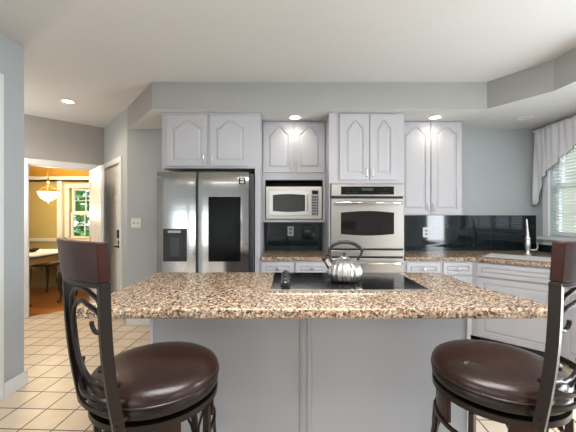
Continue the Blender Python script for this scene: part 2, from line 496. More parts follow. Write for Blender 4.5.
# entry door in the diagonal wall
ent = thing('entry_door', 'white six-panel entry door with keypad lock in the angled hall wall', 'door',
            (A.x+dAB.x*.32+nrm.x*0, A.y+dAB.y*.32, 0.006), math.atan2(dAB.y, dAB.x))
panel_leaf('door_leaf', .79, 2.015, ent, loc=(0, -.022, 0))
k = MB().box(.045, .105, -.004, .020, 1.04, 1.15).build('keypad', M['black'], ent, bevel=.006)
k = MB().lathe([(.026, 0), (.026, .008), (.012, .012), (.010, .04)], 20, M=Matrix.Translation((.075, -.004, .93)) @ Matrix.Rotation(-PI/2, 4, 'X'))
k.tube([(.075, .034, .93), (.10, .037, .93), (.17, .037, .925)], .008, 8)
k.build('lever_handle', M['iron'], ent, smooth=True)
k = MB().lathe([(.026, 0), (.026, .008), (.018, .014)], 20, M=Matrix.Translation((.075, -.004, .985)) @ Matrix.Rotation(-PI/2, 4, 'X'))
k.build('deadbolt', M['iron'], ent, smooth=True)

# dining-room door leaf swung open into the hall, parallel to the diagonal wall
hp = B+dBD*(DO0+.012)+nrm*.024
dl = thing('dining_door', 'white panelled door standing open at the dining room doorway', 'door', (hp.x, hp.y, .006), math.atan2(-dAB.y, -dAB.x))
panel_leaf('door_leaf', .66, 2.01, dl)
kb = MB()
for sg in (-1, 1):
    kb.lathe([(.012, 0), (.012, .025), (.028, .035), (.03, .05), (.022, .062), (.004, .066)], 16, M=Matrix.Translation((.60, sg*.018, .95)) @ Matrix.Rotation(-sg*PI/2, 4, 'X'))
kb.build('knob', M['brass'], dl, smooth=True)
for z in (.25, 1.0, 1.78):
    MB().cyl((-.004, -.022, z-.045), (-.004, -.022, z+.045), .007, 10).build('hinge', M['brass'], dl, smooth=True)

# dark door in the near left doorway
ld = thing('hall_closet_door', 'grey door leaf in the doorway at the left edge', 'door', (LW-.06, 2.53-.285, .006), -PI/2)
panel_leaf('door_leaf', .80, 2.27, ld, mtl=M['hallwall'])
kb = MB().lathe([(.012, 0), (.012, .025), (.028, .035), (.03, .05), (.004, .066)], 16, M=Matrix.Translation((.76, .018, .95)) @ Matrix.Rotation(-PI/2, 4, 'X'))
kb.build('knob', M['brass'], ld, smooth=True)

# window on the right wall (named window_1): casing, sash, muntins, glass
m = MB()
c_ = .085
m.box(RW-.022, RW, W1, W1+c_, WZ0-.02, WZ1+c_).box(RW-.022, RW, W0-c_, W0, WZ0-.02, WZ1+c_).box(RW-.022, RW, W0, W1, WZ1, WZ1+c_)
win = struct(m.build('window_1', M['trim'], bevel=.004))
struct(MB().box(RW-.075, RW+.06, W0-c_-.02, W1+c_+.02, WZ0-.055, WZ0-.022).box(RW-.018, RW, W0-c_, W1+c_, WZ0-.12, WZ0-.055).build('window_sill', M['trim'], win, bevel=.005))
def sash(name, axis, a0, a1, z0, z1, pos, cols, rows, parent, t=.035, bar=.04, mt=.016):
    m = MB()
    def bx(a, b, c, d, th):
        if axis == 'Y': m.box(pos-th/2, pos+th/2, a, b, c, d)
        else: m.box(a, b, pos-th/2, pos+th/2, c, d)
    bx(a0, a0+bar, z0, z1, t); bx(a1-bar, a1, z0, z1, t); bx(a0+bar, a1-bar, z0, z0+bar, t); bx(a0+bar, a1-bar, z1-bar, z1, t)
    for i in range(1, cols):
        c = a0+(a1-a0)*i/cols; bx(c-mt/2, c+mt/2, z0+bar, z1-bar, t*.6)
    for i in range(1, rows):
        c = z0+(z1-z0)*i/rows; bx(a0+bar, a1-bar, c-mt/2, c+mt/2, t*.55)
    o = m.build(name, M['trim'], parent)
    g = MB()
    if axis == 'Y': g.box(pos-.002, pos+.002, a0+bar*.5, a1-bar*.5, z0+bar*.5, z1-bar*.5)
    else: g.box(a0+bar*.5, a1-bar*.5, pos-.002, pos+.002, z0+bar*.5, z1-bar*.5)
    g.build('pane', M['glass'], o)
    return o
WM = (W0+W1)/2
for a0, a1 in ((W0, WM), (WM, W1)):
    sash('sash', 'Y', a0, a1, WZ0, (WZ0+WZ1)/2+.01, RW+.085, 2, 2, win)
    sash('sash', 'Y', a0, a1, (WZ0+WZ1)/2, WZ1, RW+.122, 2, 2, win)
# dining window
m = MB()
m.box(WX0-.08, WX0, DY-.025, DY, DZ0-.02, DZ1+.08).box(WX1, WX1+.08, DY-.025, DY, DZ0-.02, DZ1+.08).box(WX0, WX1, DY-.025, DY, DZ1, DZ1+.08).box(WX0-.1, WX1+.1, DY-.06, DY, DZ0-.05, DZ0-.02)
win2 = struct(m.build('window_2', M['trim'], bevel=.004))
sash('sash', 'X', WX0, WX1, DZ0, (DZ0+DZ1)/2+.01, DY+.05, 3, 2, win2)
sash('sash', 'X', WX0, WX1, (DZ0+DZ1)/2, DZ1, DY+.088, 3, 2, win2)
# rear windows
for i, c in enumerate((-3.7, -1.6)):
    m = MB(); a0, a1 = c-.85, c+.85
    m.box(a0-.08, a0, -4.0, -3.98, .4, 1.56).box(a1, a1+.08, -4.0, -3.98, .4, 1.56).box(a0, a1, -4.0, -3.98, 1.48, 1.56).box(a0-.1, a1+.1, -4.0, -3.95, .37, .42)
    wn = struct(m.build('window_%d' % (i+3), M['trim']))
    sash('sash', 'X', a0, a1, .42, 1.48, -4.06, 3, 2, wn)
pd = struct(MB().box(RW, RW+.15, 1.02, 1.07, 0.02, 2.1).box(RW, RW+.15, 1.77, 1.82, 0.02, 2.1).box(RW, RW+.15, 1.07, 1.77, 2.04, 2.09).box(RW, RW+.15, 1.07, 1.77, 0.0, .04).build('door_4', M['trim']))
sash('sash', 'Y', 1.07, 1.77, .04, 2.04, RW+.05, 2, 5, pd, bar=.07)
m = MB().box(RW-.02, RW, -2.0, -1.9, .34, 2.1).box(RW-.02, RW, -.5, -.4, .34, 2.1).box(RW-.02, RW, -1.9, -.5, 2.0, 2.1).box(RW-.04, RW, -1.9, -.5, .34, .42)
wn = struct(m.build('window_5', M['trim']))
sash('sash', 'Y', -1.9, -1.2, .42, 2.0, RW+.05, 2, 3, wn)
sash('sash', 'Y', -1.2, -.5, .42, 2.0, RW+.05, 2, 3, wn)

# ------------------------------------------------------------ granite counters and backsplash
def slab(name, pts, z0, z1, bev=.012, hole=None):
    m = MB()
    m.prism(pts, z0, z1)
    return m.build(name, M['granite'], bevel=bev, segs=3)

FC = 3.30         # cabinet face plane of the back run
UC = 3.59         # upper cabinet face plane
FX0, FX1 = -1.307, -.290     # fridge enclosure
TX0, TX1 = .425, 1.204       # oven tower
DA = Vector((1.92, 3.30)); DB = Vector((2.42, 2.82))   # diagonal sink cabinet
GAP = .002
# left counter between fridge panel and oven tower
tag(slab('granite_countertop', [(FX1+GAP, 3.275), (TX0-GAP, 3.275), (TX0-GAP, BW-.014), (FX1+GAP, BW-.014)], .875, .915, .008),
    'short granite countertop below the microwave', 'countertop')
# corner countertop with sink cut-out: built in pieces of one mesh
ddir = (DB-DA).normalized(); dn = Vector((-ddir.y, ddir.x))
if dn.y < 0: dn = -dn                                # points into the corner
fA = DA-dn*.03; fB = DB-dn*.03
p1 = Vector((fA.x-.0, 3.27))
RY0 = 2.13
outer = [(TX1+GAP, 3.275), (1.90, 3.275), (2.39, 2.805), (2.39, RY0), (RW-.016, RY0), (RW-.016, BW-.014), (TX1+GAP, BW-.014)]
SC = (DA+DB)/2+dn*.29                                 # sink centre
sw, sd = .27, .17
hole = [SC-ddir*sw-dn*sd, SC+ddir*sw-dn*sd, SC+ddir*sw+dn*sd, SC-ddir*sw+dn*sd]
import bmesh
def slab_with_hole(name, outer, hole, z0, z1):
    bm = bmesh.new()
    def loop(pts, z): return [bm.verts.new((p[0], p[1], z)) for p in pts]
    for z in (z0, z1):
        o_ = loop(outer, z); h_ = loop(hole, z)
        es = [bm.edges.new((o_[i], o_[(i+1) % len(o_)])) for i in range(len(o_))]+[bm.edges.new((h_[i], h_[(i+1) % len(h_)])) for i in range(len(h_))]
        bmesh.ops.triangle_fill(bm, use_beauty=True, use_dissolve=False, edges=es)
        if z == z0: o0, h0 = o_, h_
    for a, b in ((o0, o_), (h0, h_)):
        for i in range(len(a)):
            j = (i+1) % len(a); bm.faces.new((a[i], a[j], b[j], b[i]))
    bmesh.ops.recalc_face_normals(bm, faces=bm.faces)
    me = bpy.data.meshes.new(name); bm.to_mesh(me); bm.free()
    me.materials.append(M['granite'])
    o = bpy.data.objects.new(name, me); COL.objects.link(o)
    b = o.modifiers.new('bevel', 'BEVEL'); b.width = .007; b.segments = 2; b.limit_method = 'ANGLE'
    return o
tag(slab_with_hole('granite_countertop', outer, hole, .875, .915), 'long granite countertop turning the corner by the sink and window', 'countertop')
# sink
sk = thing('kitchen_sink', 'stainless sink bowl set in the corner granite countertop', 'sink', (SC.x, SC.y, .70), math.atan2(ddir.y, ddir.x))
m = MB(); t = .004
a, b = sw-.004, sd-.004
m.box(-a, a, -b, b, 0, t).box(-a, -a+t, -b, b, t, .214).box(a-t, a, -b, b, t, .214).box(-a+t, a-t, -b, -b+t, t, .214).box(-a+t, a-t, b-t, b, t, .214)
m.build('bowl', M['bowl'], sk)
m = MB(); h0, h1 = .2155, .219
m.box(-a-.015, -a+t, -b-.015, b+.015, h0, h1).box(a-t, a+.015, -b-.015, b+.015, h0, h1).box(-a+t, a-t, -b-.015, -b+t, h0, h1).box(-a+t, a-t, b-t, b+.015, h0, h1)
m.build('rim', M['bowl'], sk)
MB().lathe([(.04, .0042), (.04, .007), (.02, .006)], 20).build('drain', M['steeld'], sk)

# faucet
fp = Vector((2.585, 3.43)) 
fc = thing('kitchen_faucet', 'brushed nickel faucet with side lever standing behind the sink', 'faucet', (fp.x, fp.y, .9155), 0)
MB().lathe([(.034, 0), (.034, .008), (.028, .012), (.024, .02), (.022, .06), (.027, .09), (.029, .12), (.026, .15), (.020, .17)], 24).build('body', M['nickel'], fc, smooth=True)
MB().lathe([(.026, .0), (.027, .01), (.021, .02), (.018, .05), (.012, .14), (.009, .215), (.006, .225)], 20, M=Matrix.Translation((0, 0, .17)) @ Matrix.Rotation(math.radians(-7), 4, 'Y') @ Matrix.Rotation(math.radians(5), 4, 'X')).build('spray_wand', M['nickel'], fc, smooth=True)
MB().tube([(.02, -.01, .06), (.05, -.012, .055), (.08, -.015, .06), (.095, -.016, .085), (.093, -.016, .115), (.085, -.016, .135)], .008, 8, rs=[.010, .009, .008, .008, .007, .006]).build('lever', M['nickel'], fc, smooth=True)

# backsplash
struct(MB().box(FX1+.002, TX0-.002, BW-.012, BW, .916, 1.268).build('trim_backsplash_left', M['splash']))
struct(MB().box(TX1+.002, RW-.001, BW-.012, BW, .916, 1.348).build('trim_backsplash_right', M['splash']))
struct(MB().box(RW-.012, RW, RY0, BW-.013, .916, WZ0-.122).build('trim_backsplash_window', M['splash']))

# ------------------------------------------------------------ cabinets
def arch_pts(x0, x1, zb, zt, h, n=20):
    """outline of a cathedral panel: flat bottom, humped top; counter-clockwise"""
    pts = [(x0, zb), (x1, zb)]
    c = (x0+x1)/2; hw = (x1-x0)/2
    for i in range(n+1):
        u = 1-2*i/n
        a = min(1, abs(u)/.86)
        z = zt+h*(.5+.5*math.cos(PI*a))**.62
        pts.append((c+u*hw, z))
    return pts
XZ = Matrix(((1, 0, 0, 0), (0, 0, -1, 0), (0, 1, 0, 0), (0, 0, 0, 1)))    # (x, z, depth) -> world, depth towards -y

def door_front(parent, x0, x1, z0, z1, MM, arch=0.0, handle=None, st=.052, name='door', knob=False, mtl=None):
    """raised panel front; front plane local y=0 downwards to -.02. MM: local frame (x along face, -y outwards)"""
    m = MB(); mt = mtl or M['cab']
    R = MM @ XZ
    m.box(x0, x1, -.010, 0, z0, z1, M=MM)
    d0, d1 = .010, .020
    w_, h_ = x1-x0, z1-z0
    st = min(st, w_*.22, h_*.28)
    a0, a1 = x0+st, x1-st
    zb = z0+st; zt = z1-st-arch
    if arch:
        top = arch_pts(a0, a1, zb, zt, arch)[2:]
        m.box(x0, a0, -d1, -d0, z0, z1, M=MM).box(a1, x1, -d1, -d0, z0, z1, M=MM).box(a0, a1, -d1, -d0, z0, zb, M=MM)
        for (xa, za), (xb, zb_) in zip(top[:-1], top[1:]):
            m.prism([(xb, zb_), (xa, za), (xa, z1), (xb, z1)], d0, d1, M=R)
        g = .014
        pl = arch_pts(a0+g, a1-g, zb+g, zt-g, arch)
        pi = arch_pts(a0+g+.018, a1-g-.018, zb+g+.018, zt-g-.012, arch)
    else:
        m.box(x0, a0, -d1, -d0, z0, z1, M=MM).box(a1, x1, -d1, -d0, z0, z1, M=MM).box(a0, a1, -d1, -d0, z0, zb, M=MM).box(a0, a1, -d1, -d0, z1-st, z1, M=MM)
        g = .010; k_ = .014
        if h_ < .2: g = .006; k_ = .008
        pl = [(a0+g, zb+g), (a1-g, zb+g), (a1-g, z1-st-g), (a0+g, z1-st-g)]
        pi = [(a0+g+k_, zb+g+k_), (a1-g-k_, zb+g+k_), (a1-g-k_, z1-st-g-k_), (a0+g+k_, z1-st-g-k_)]
    n = len(pl)
    vs = [R @ Vector((p[0], p[1], d0)) for p in pl]+[R @ Vector((p[0], p[1], d1-.001)) for p in pi]
    m.add(vs, [(i, (i+1) % n, n+(i+1) % n, n+i) for i in range(n)]+[tuple(range(n, 2*n))])
    o = m.build(name, mt, parent)
    if handle == 'knob':
        c = ((x0+x1)/2, (z0+z1)/2)
        MB().lathe([(.006, 0), (.006, .012), (.014, .018), (.015, .024), (.010, .029), (.002, .030)], 14,
                   M=MM @ Matrix.Translation((c[0], -d1+.001, c[1])) @ Matrix.Rotation(PI/2, 4, 'X')).build('knob', M['nickel'], o, smooth=True)
    elif handle:
        hx = x1-.026 if handle[0] == 'R' else x0+.026
        hz = z0+.03 if handle[1] == 'B' else z1-.12
        mm = MB()
        pts = [(hx, -d1+.001, hz), (hx, -d1-.020, hz+.008), (hx, -d1-.026, hz+.045), (hx, -d1-.020, hz+.082), (hx, -d1+.001, hz+.09)]
        mm.tube([MM @ Vector(p) for p in pts], .0055, 8)
        mm.build('handle', M['nickel'], o, smooth=True)
    return o
I4 = Matrix.Identity(4)
def loc(x, y, a=0): return Matrix.Translation((x, y, 0)) @ Matrix.Rotation(a, 4, 'Z')

# fridge enclosure cabinet
cb = thing('refrigerator_cabinet', 'grey two-door cabinet above the refrigerator with tall side panel', 'cabinet', (0, FC, 0))
m = MB().box(FX0, FX1, .0, BW-FC-.002, 1.835, SOF-.002)
m.build('body', M['cab'], cb)
MB().box(FX1-.052, FX1, 0, BW-FC-.002, 0, 1.834).build('side_panel', M['cab'], cb)
MB().box(FX0-.006, FX1+.004, -.012, -.0005, SOF-.022, SOF-.002).build('top_trim', M['cab'], cb)
door_front(cb, -1.252, -.840, 1.855, 2.383, loc(0, 0), .075, 'RB')
door_front(cb, -.805, -.405, 1.855, 2.383, loc(0, 0), .075, 'LB')

# microwave cabinet (recessed)
cb = thing('microwave_cabinet', 'grey wall cabinet with open niche holding the microwave', 'cabinet', (0, UC, 0))
dp = BW-UC-.002
x0, x1 = FX1+.002, TX0-.002
MB().box(x0, x1, 0, dp, 1.748, SOF-.002).build('body', M['cab'], cb)
MB().box(x0, x0+.03, 0, dp, 1.30, 1.7475).build('side_panel', M['cab'], cb)
MB().box(x1-.03, x1, 0, dp, 1.30, 1.7475).build('side_panel', M['cab'], cb)
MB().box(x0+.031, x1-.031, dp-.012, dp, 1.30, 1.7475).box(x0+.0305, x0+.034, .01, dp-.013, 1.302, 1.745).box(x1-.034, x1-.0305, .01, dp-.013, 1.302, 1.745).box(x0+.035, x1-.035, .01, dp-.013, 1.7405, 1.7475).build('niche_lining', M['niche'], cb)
MB().box(x0, x1, -.045, dp, 1.270, 1.299).build('shelf', M['greyplastic'], cb, bevel=.003)
xm = (x0+x1)/2
door_front(cb, x0+.012, xm-.012, 1.83, 2.398, loc(0, 0), .085, 'RB', st=.05)
door_front(cb, xm+.012, x1-.012, 1.83, 2.398, loc(0, 0), .085, 'LB', st=.05)

# oven tower
cb = thing('oven_tower_cabinet', 'tall grey cabinet housing the double oven', 'cabinet', (0, FC, 0))
dp = BW-FC-.002
OZ0, OZ1 = .36, 1.672
MB().box(TX0, TX1, 0, dp, OZ1+.004, SOF-.002).box(TX0, TX0+.014, 0, dp, .1, OZ1+.004).box(TX1-.014, TX1, 0, dp, .1, OZ1+.004).box(TX0+.014, TX1-.014, 0, dp, .1, OZ0-.004).build('body', M['cab'], cb)
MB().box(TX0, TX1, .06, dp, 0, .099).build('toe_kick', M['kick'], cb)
door_front(cb, .535, .838, 1.715, 2.39, loc(0, 0), .075, 'RB', st=.06)
door_front(cb, .848, 1.120, 1.715, 2.39, loc(0, 0), .075, 'LB', st=.06)
door_front(cb, TX0+.02, TX1-.02, .115, .345, loc(0, 0), 0, 'knob', name='drawer')

# right wall cabinet
cb = thing('wall_cabinet', 'grey two-door wall cabinet to the right of the oven tower', 'cabinet', (0, UC, 0))
MB().box(TX1+.002, 1.965, 0, BW-UC-.002, 1.35, SOF-.002).build('body', M['cab'], cb)
door_front(cb, 1.245, 1.598, 1.362, 2.395, loc(0, 0), .075, 'RB')
door_front(cb, 1.610, 1.948, 1.362, 2.395, loc(0, 0), .075, 'LB')

# base cabinets, left bay: two units
def base_unit(label, xa, xb, ya, MM, dp, handle='R', cornerless=True):
    cb = thing('base_cabinet', label, 'cabinet', MM.translation, MM.to_euler().z)
    MB().box(xa, xb, 0, dp, .1, .8745).build('body', M['cab'], cb)
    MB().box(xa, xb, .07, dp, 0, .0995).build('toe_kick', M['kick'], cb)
    return cb
dpB = BW-FC-.002
xm = (FX1+TX0)/2
cb = base_unit('grey base cabinet beside the refrigerator panel', FX1+.002, xm-.001, 0, loc(0, FC), dpB)
door_front(cb, FX1+.018, xm-.016, .735, .855, I4, 0, 'knob', name='drawer')
door_front(cb, FX1+.018, xm-.016, .115, .715, I4, .0, 'RT')
cb = base_unit('grey base cabinet beside the oven tower, under the microwave', xm+.001, TX0-.002, 0, loc(0, FC), dpB)
door_front(cb, xm+.016, TX0-.018, .735, .855, I4, 0, 'knob', name='drawer')
door_front(cb, xm+.016, TX0-.018, .115, .715, I4, .0, 'LT')
xm = 1.585
cb = base_unit('grey base cabinet right of the double oven', TX1+.002, xm-.001, 0, loc(0, FC), dpB)
door_front(cb, TX1+.025, xm-.014, .735, .855, I4, 0, 'knob', name='drawer')
door_front(cb, TX1+.025, xm-.014, .115, .715, I4, .0, 'RT')
cb = base_unit('grey base cabinet between the drawer unit and the corner sink cabinet', xm+.001, 1.918, 0, loc(0, FC), dpB)
door_front(cb, xm+.022, 1.900, .735, .855, I4, 0, 'knob', name='drawer')
door_front(cb, xm+.022, 1.900, .115, .715, I4, .0, 'LT')
# diagonal sink cabinet
Ld = (DB-DA).length
cb = thing('sink_cabinet', 'grey angled cabinet under the corner sink', 'cabinet', (DA.x, DA.y, 0), math.atan2(ddir.y, ddir.x))
Mi = (Matrix.Translation((DA.x, DA.y, 0)) @ Matrix.Rotation(math.atan2(ddir.y, ddir.x), 4, 'Z')).inverted()
def loc_pts(ps): return [tuple((Mi @ Vector((p[0], p[1], 0))).xy) for p in ps]
MB().prism(loc_pts([(DA.x, DA.y), (DB.x, DB.y), (RW-.016, DB.y), (RW-.016, BW-.016), (DA.x, BW-.016)]), .1, .69).box(.0, Ld, 0, .018, .69, .8745).build('body', M['cab'], cb)
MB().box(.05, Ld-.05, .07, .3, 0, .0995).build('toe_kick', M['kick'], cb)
door_front(cb, .045, Ld-.03, .730, .858, I4, 0, None, name='drawer_front')
door_front(cb, .045, Ld-.03, .115, .712, I4, 0, None)
# right run
for i, (ya, yb, lb) in enumerate(((2.818, RY0+.005, 'grey base cabinet under the window, next to the sink cabinet'),)):
    L_ = ya-yb
    cb = thing('base_cabinet', lb, 'cabinet', (DB.x, ya, 0), -PI/2)
    MB().box(0, L_, 0, RW-DB.x-.016, .1, .8745).build('body', M['cab'], cb)
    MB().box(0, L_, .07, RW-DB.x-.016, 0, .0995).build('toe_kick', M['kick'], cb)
    door_front(cb, .05, L_/2-.004, .735, .855, I4, 0, 'knob', name='drawer')
    door_front(cb, L_/2+.004, L_-.02, .735, .855, I4, 0, 'knob', name='drawer')
    door_front(cb, .05, L_/2-.004, .115, .715, I4, 0, 'RT')
    door_front(cb, L_/2+.004, L_-.02, .115, .715, I4, 0, 'LT')

# ------------------------------------------------------------ refrigerator
fr = thing('refrigerator', 'stainless side-by-side refrigerator with ice dispenser and black display panel', 'refrigerator', (-.85, 3.12, 0))
ox = .85
MB().box(-1.295+ox, -.350+ox, .075, .76, .02, 1.765).build('body', M['steeld'], fr, bevel=.004)
MB().box(-1.28+ox, -.36+ox, .02, .07, .02, .09).build('kick_grille', M['black'], fr)
def fdoor(xa, xb, cut=None):
    """door with a gently bowed front skin, its top edge rolled back"""
    m = MB(); z0, z1 = .10, 1.778
    ncol = 10; zs = [z0, .13, .3, .6, .9, 1.2, 1.5, 1.66, 1.70, 1.73, 1.755, 1.77, z1]
    def yf(u, z):
        y = .004+.008*(2*u-1)**6
        if z > 1.66: y += .022*((z-1.66)/(z1-1.66))**2.2
        if z < .13: y += .006
        return y
    vs = []; fs = []
    for z in zs:
        for i in range(ncol+1):
            u = i/ncol; vs.append((xa+(xb-xa)*u, yf(u, z), z))
    W_ = ncol+1; n = len(zs)*W_
    for z in zs:
        for i in range(ncol+1):
            u = i/ncol; vs.append((xa+(xb-xa)*u, .070, z))
    for j in range(len(zs)-1):
        for i in range(ncol):
            a = j*W_+i; fs.append((a, a+1, a+W_+1, a+W_)); fs.append((n+a, n+a+W_, n+a+W_+1, n+a+1))
        fs.append((j*W_, (j+1)*W_, n+(j+1)*W_, n+j*W_)); e = j*W_+ncol
        fs.append((e, n+e, n+e+W_, e+W_))
    for i in range(ncol):
        fs.append((i, n+i, n+i+1, i+1)); a = (len(zs)-1)*W_+i
        fs.append((a, a+1, n+a+1, n+a))
    m.add(vs, fs)
    return m
d1 = fdoor(-1.295+ox, -.908+ox).build('door', M['steel'], fr, smooth=True, sharp=50)
d2 = fdoor(-.882+ox, -.388+ox).build('door', M['steel'], fr, smooth=True, sharp=50)
MB().box(-.9065+ox, -.8835+ox, .03, .07, .1, 1.77).build('door_gap', M['black'], fr)
# dispenser: dark frame with cavity
m = MB(); xa, xb, za, zb = -1.222+ox, -.996+ox, .895, 1.215
m.box(xa, xa+.018, -.012, .004, za, zb).box(xb-.018, xb, -.012, .004, za, zb).box(xa+.018, xb-.018, -.012, .004, zb-.05, zb).box(xa+.018, xb-.018, -.014, .004, za, za+.022).box(xa+.018, xb-.018, -.001, .004, za+.022, zb-.05)
ds = m.build('ice_dispenser', M['niche'], d1, bevel=.003)
MB().box(xa+.065, xb-.065, -.010, -.002, za+.05, zb-.09).build('paddle', M['steeld'], d1, bevel=.004)
MB().box(xa+.05, xb-.05, -.024, -.013, zb-.042, zb-.016).build('control_strip', M['greyplastic'], d1, bevel=.004)
MB().box(-.780+ox, -.465+ox, -.006, .006, .893, 1.528).build('display_panel', M['display'], d2, bevel=.003)
bd = MB().box(-.482+ox, -.418+ox, -.003, .006, 1.655, 1.718).build('badge', [M['black']], d2, bevel=.002)
m = MB()
bx, bz = -.450+ox, 1.6865
for i in (-1, 1):
    for j in (-1, 1):
        m.box(bx+i*.012-.006, bx+i*.012+.006, -.0045, -.0031, bz+j*.014-.007, bz+j*.014+.007)
m.box(bx-.003, bx+.003, -.0045, -.0031, bz-.027, bz+.027)
m.build('badge_mark', M['nickel'], d2)

# ------------------------------------------------------------ microwave
mw = thing('microwave', 'stainless countertop microwave in the cabinet niche', 'microwave', (.066, UC-.03, 1.3))
MB().box(-.295, .295, .022, .30, .008, .365).build('body', M['steeld'], mw, bevel=.004)
MB().box(-.315, .315, 0, .0215, .004, .372).build('front_frame', M['steelo'], mw, bevel=.005)
def barrel(xa, xb, za, zb, bulge, n=10):
    pts = []
    for i in range(n+1): u = i/n; pts.append((xa+(xb-xa)*u, za-bulge*math.sin(PI*u)))
    for i in range(n+1): u = i/n; pts.append((xb+(xa-xb)*u, zb+bulge*math.sin(PI*u)))
    return pts
dr = MB().prism(barrel(-.275, .165, .055, .315, .012), 0, .012, M=XZ).build('door', M['nickel'], mw, bevel=.002)
MB().prism(barrel(-.235, .125, .095, .275, .010), .012, .014, M=XZ).build('window', M['micromesh'], dr)
MB().tube([(.150, -.012, .09), (.150, -.030, .10), (.150, -.034, .185), (.150, -.030, .27), (.150, -.012, .28)], .007, 8).build('handle', M['chrome'], dr, smooth=True)
cp = MB().box(.195, .280, -.004, -.0005, .04, .335).build('control_panel', M['greyplastic'], mw)
MB().box(.205, .270, -.006, -.0045, .285, .322).build('display', M['blackglass'], cp)
m = MB()
for r in range(7):
    for c in range(3): m.box(.205+c*.024, .221+c*.024, -.007, -.0045, .055+r*.031, .074+r*.031)
m.build('keypad', M['micromesh'], cp)
for x in (-.26, .26):
    MB().cyl((x, .05, 0), (x, .05, .008), .012, 10).build('foot', M['black'], mw)

# ------------------------------------------------------------ double oven
ov = thing('double_oven', 'stainless built-in double wall oven with black glass windows', 'oven', (.815, 3.262, 0))
hw = .371
MB().box(-hw+.012, hw-.012, .042, .60, OZ0, OZ1-.004).build('body', M['steeld'], ov)
cp = MB().box(-hw, hw, 0, .0415, 1.541, OZ1).build('control_panel', M['steelo'], ov, bevel=.008)
g = MB().box(-hw+.10, hw-.10, -.003, -.0003, 1.560, 1.642).build('display_glass', M['blackglass'], cp)
for r in range(2):
    for c in range(5):
        for sx in (-1, 1): MB().cyl((sx*(.10+c*.025), -.0045, 1.580+r*.028), (sx*(.10+c*.025), -.003, 1.580+r*.028), .006, 8).build('touch_button', M['micromesh'], cp)
MB().box(-.06, .06, -.0045, -.0031, 1.60, 1.625).build('clock_display', mat('clock_green', (.02, .04, .03), .3, emit=(.1, .5, .3), estr=.02), cp)
def oven_door(z0, z1, wz0, wz1):
    d = MB().box(-hw, hw, 0, .0415, z0, z1).build('door', M['steelo'], ov, bevel=.006)
    MB().prism(barrel(-.272, .272, wz0, wz1, .016), .0003, .004, M=XZ).build('window', M['ovenglass'], d)
    zh = z1-.045
    MB().tube([(-.335, .0, zh), (-.335, -.045, zh), (-.31, -.055, zh), (0, -.060, zh), (.31, -.055, zh), (.335, -.045, zh), (.335, .0, zh)], .013, 10).build('handle', M['chrome'], d, smooth=True)
    return d
oven_door(1.005, 1.520, 1.155, 1.375)
MB().box(-hw, hw, .006, .0415, .925, .985).build('vent_trim', M['steelo'], ov, bevel=.003)
MB().box(-hw, hw, .020, .0415, .9852, 1.0048).build('vent_slot', M['black'], ov)
MB().box(-hw, hw, .020, .0415, 1.5202, 1.5408).build('vent_slot', M['black'], ov)
oven_door(.40, .905, .53, .74)
MB().box(-hw, hw, .020, .0415, .9052, .9248).build('vent_slot', M['black'], ov)

# ------------------------------------------------------------ island
isl = thing('kitchen_island', 'grey painted island base carrying the granite top', 'island', (.13, 1.80, 0))
bx0, bx1, by0, by1 = -.782-.13, 1.03-.13, 0, .56
MB().box(bx0+.02, bx1-.02, .012, by1, .0, .8645).build('body', M['island'], isl)
m = MB(); cx = .10-.13
m.box(bx0+.021, cx-.035, 0, .0115, .0, .8645)
m.build('front_panel', M['island'], isl, bevel=.002)
MB().box(cx+.035, bx1-.021, 0, .0115, .0, .8645).build('front_panel', M['island'], isl, bevel=.002)
m = MB().box(cx-.034, cx+.034, -.004, .0115, 0, .8645).box(cx-.020, cx-.006, -.012, -.0035, 0, .8645).box(cx+.010, cx+.020, -.012, -.0035, 0, .8645)
m.build('batten', M['island'], isl, bevel=.002)
for xx in (bx0, bx1-.0205):
    MB().box(xx, xx+.0205, -.006, by1, 0, .8645).build('corner_trim', M['cab'], isl, bevel=.003)
# back doors of the island
for i in range(3):
    a = bx0+.05+i*.575
    door_front(isl, -(a+.55), -a, .12, .84, Matrix.Translation((0, by1, 0)) @ Matrix.Rotation(PI, 4, 'Z'), 0, 'RT', mtl=M['island'])
def rounded(pts, r, n=6):
    out = []; N_ = len(pts)
    for i, p in enumerate(pts):
        p = Vector(p); a = Vector(pts[i-1]); b = Vector(pts[(i+1) % N_])
        u = (a-p).normalized(); v = (b-p).normalized()
        for k in range(n+1):
            t_ = k/n
            q_ = (p+u*r)*(1-t_)**2+p*2*t_*(1-t_)+(p+v*r)*t_**2
            out.append((q_.x, q_.y))
    return out
top = MB().prism(rounded([(-1.03, 1.46), (1.235, 1.46), (1.25, 1.60), (1.155, 1.90), (1.15, 2.41), (-.985, 2.41), (-.98, 1.75)], .05), .865, .915)
tag(top.build('granite_island_top', M['granite'], bevel=.014, segs=3), 'large speckled brown granite slab on top of the island', 'countertop')

# cooktop
ck = thing('cooktop', 'black glass cooktop with steel front strip set on the island granite', 'cooktop', (.353, 2.06, .9155))
MB().box(-.453, .453, -.262, .28, 0, .009).build('glass', M['cooktop'], ck, bevel=.003)
MB().box(-.457, .457, -.282, -.2625, 0, .012).build('front_strip', M['chrome'], ck, bevel=.003)
for (x, y, r) in ((-.18, .12, .095), (.22, .13, .11), (-.16, -.12, .075), (.05, .0, .10), (.28, -.12, .085)):
    m = MB().ring(r, .0094, .004, .0006, 48)
    m.build('burner_ring', M['micromesh'], ck, loc=(x, y, 0))
for i in range(4):
    y = -.145+i*.083
    m = MB().lathe([(.027, 0), (.027, .006), (.021, .009), (.021, .028), (.018, .034), (.004, .035)], 20)
    kn = m.build('control_knob', M['black'], ck, smooth=True, loc=(-.368, y, .0095)); kn.scale = (1.2, 1.2, 1.1)
    MB().ring(.0225, .0205, .004, .003, 28).build('knob_ring', M['chrome'], kn)
    MB().box(-.004, .004, -.020, .020, .0352, .040).build('knob_grip', M['chrome'], kn)

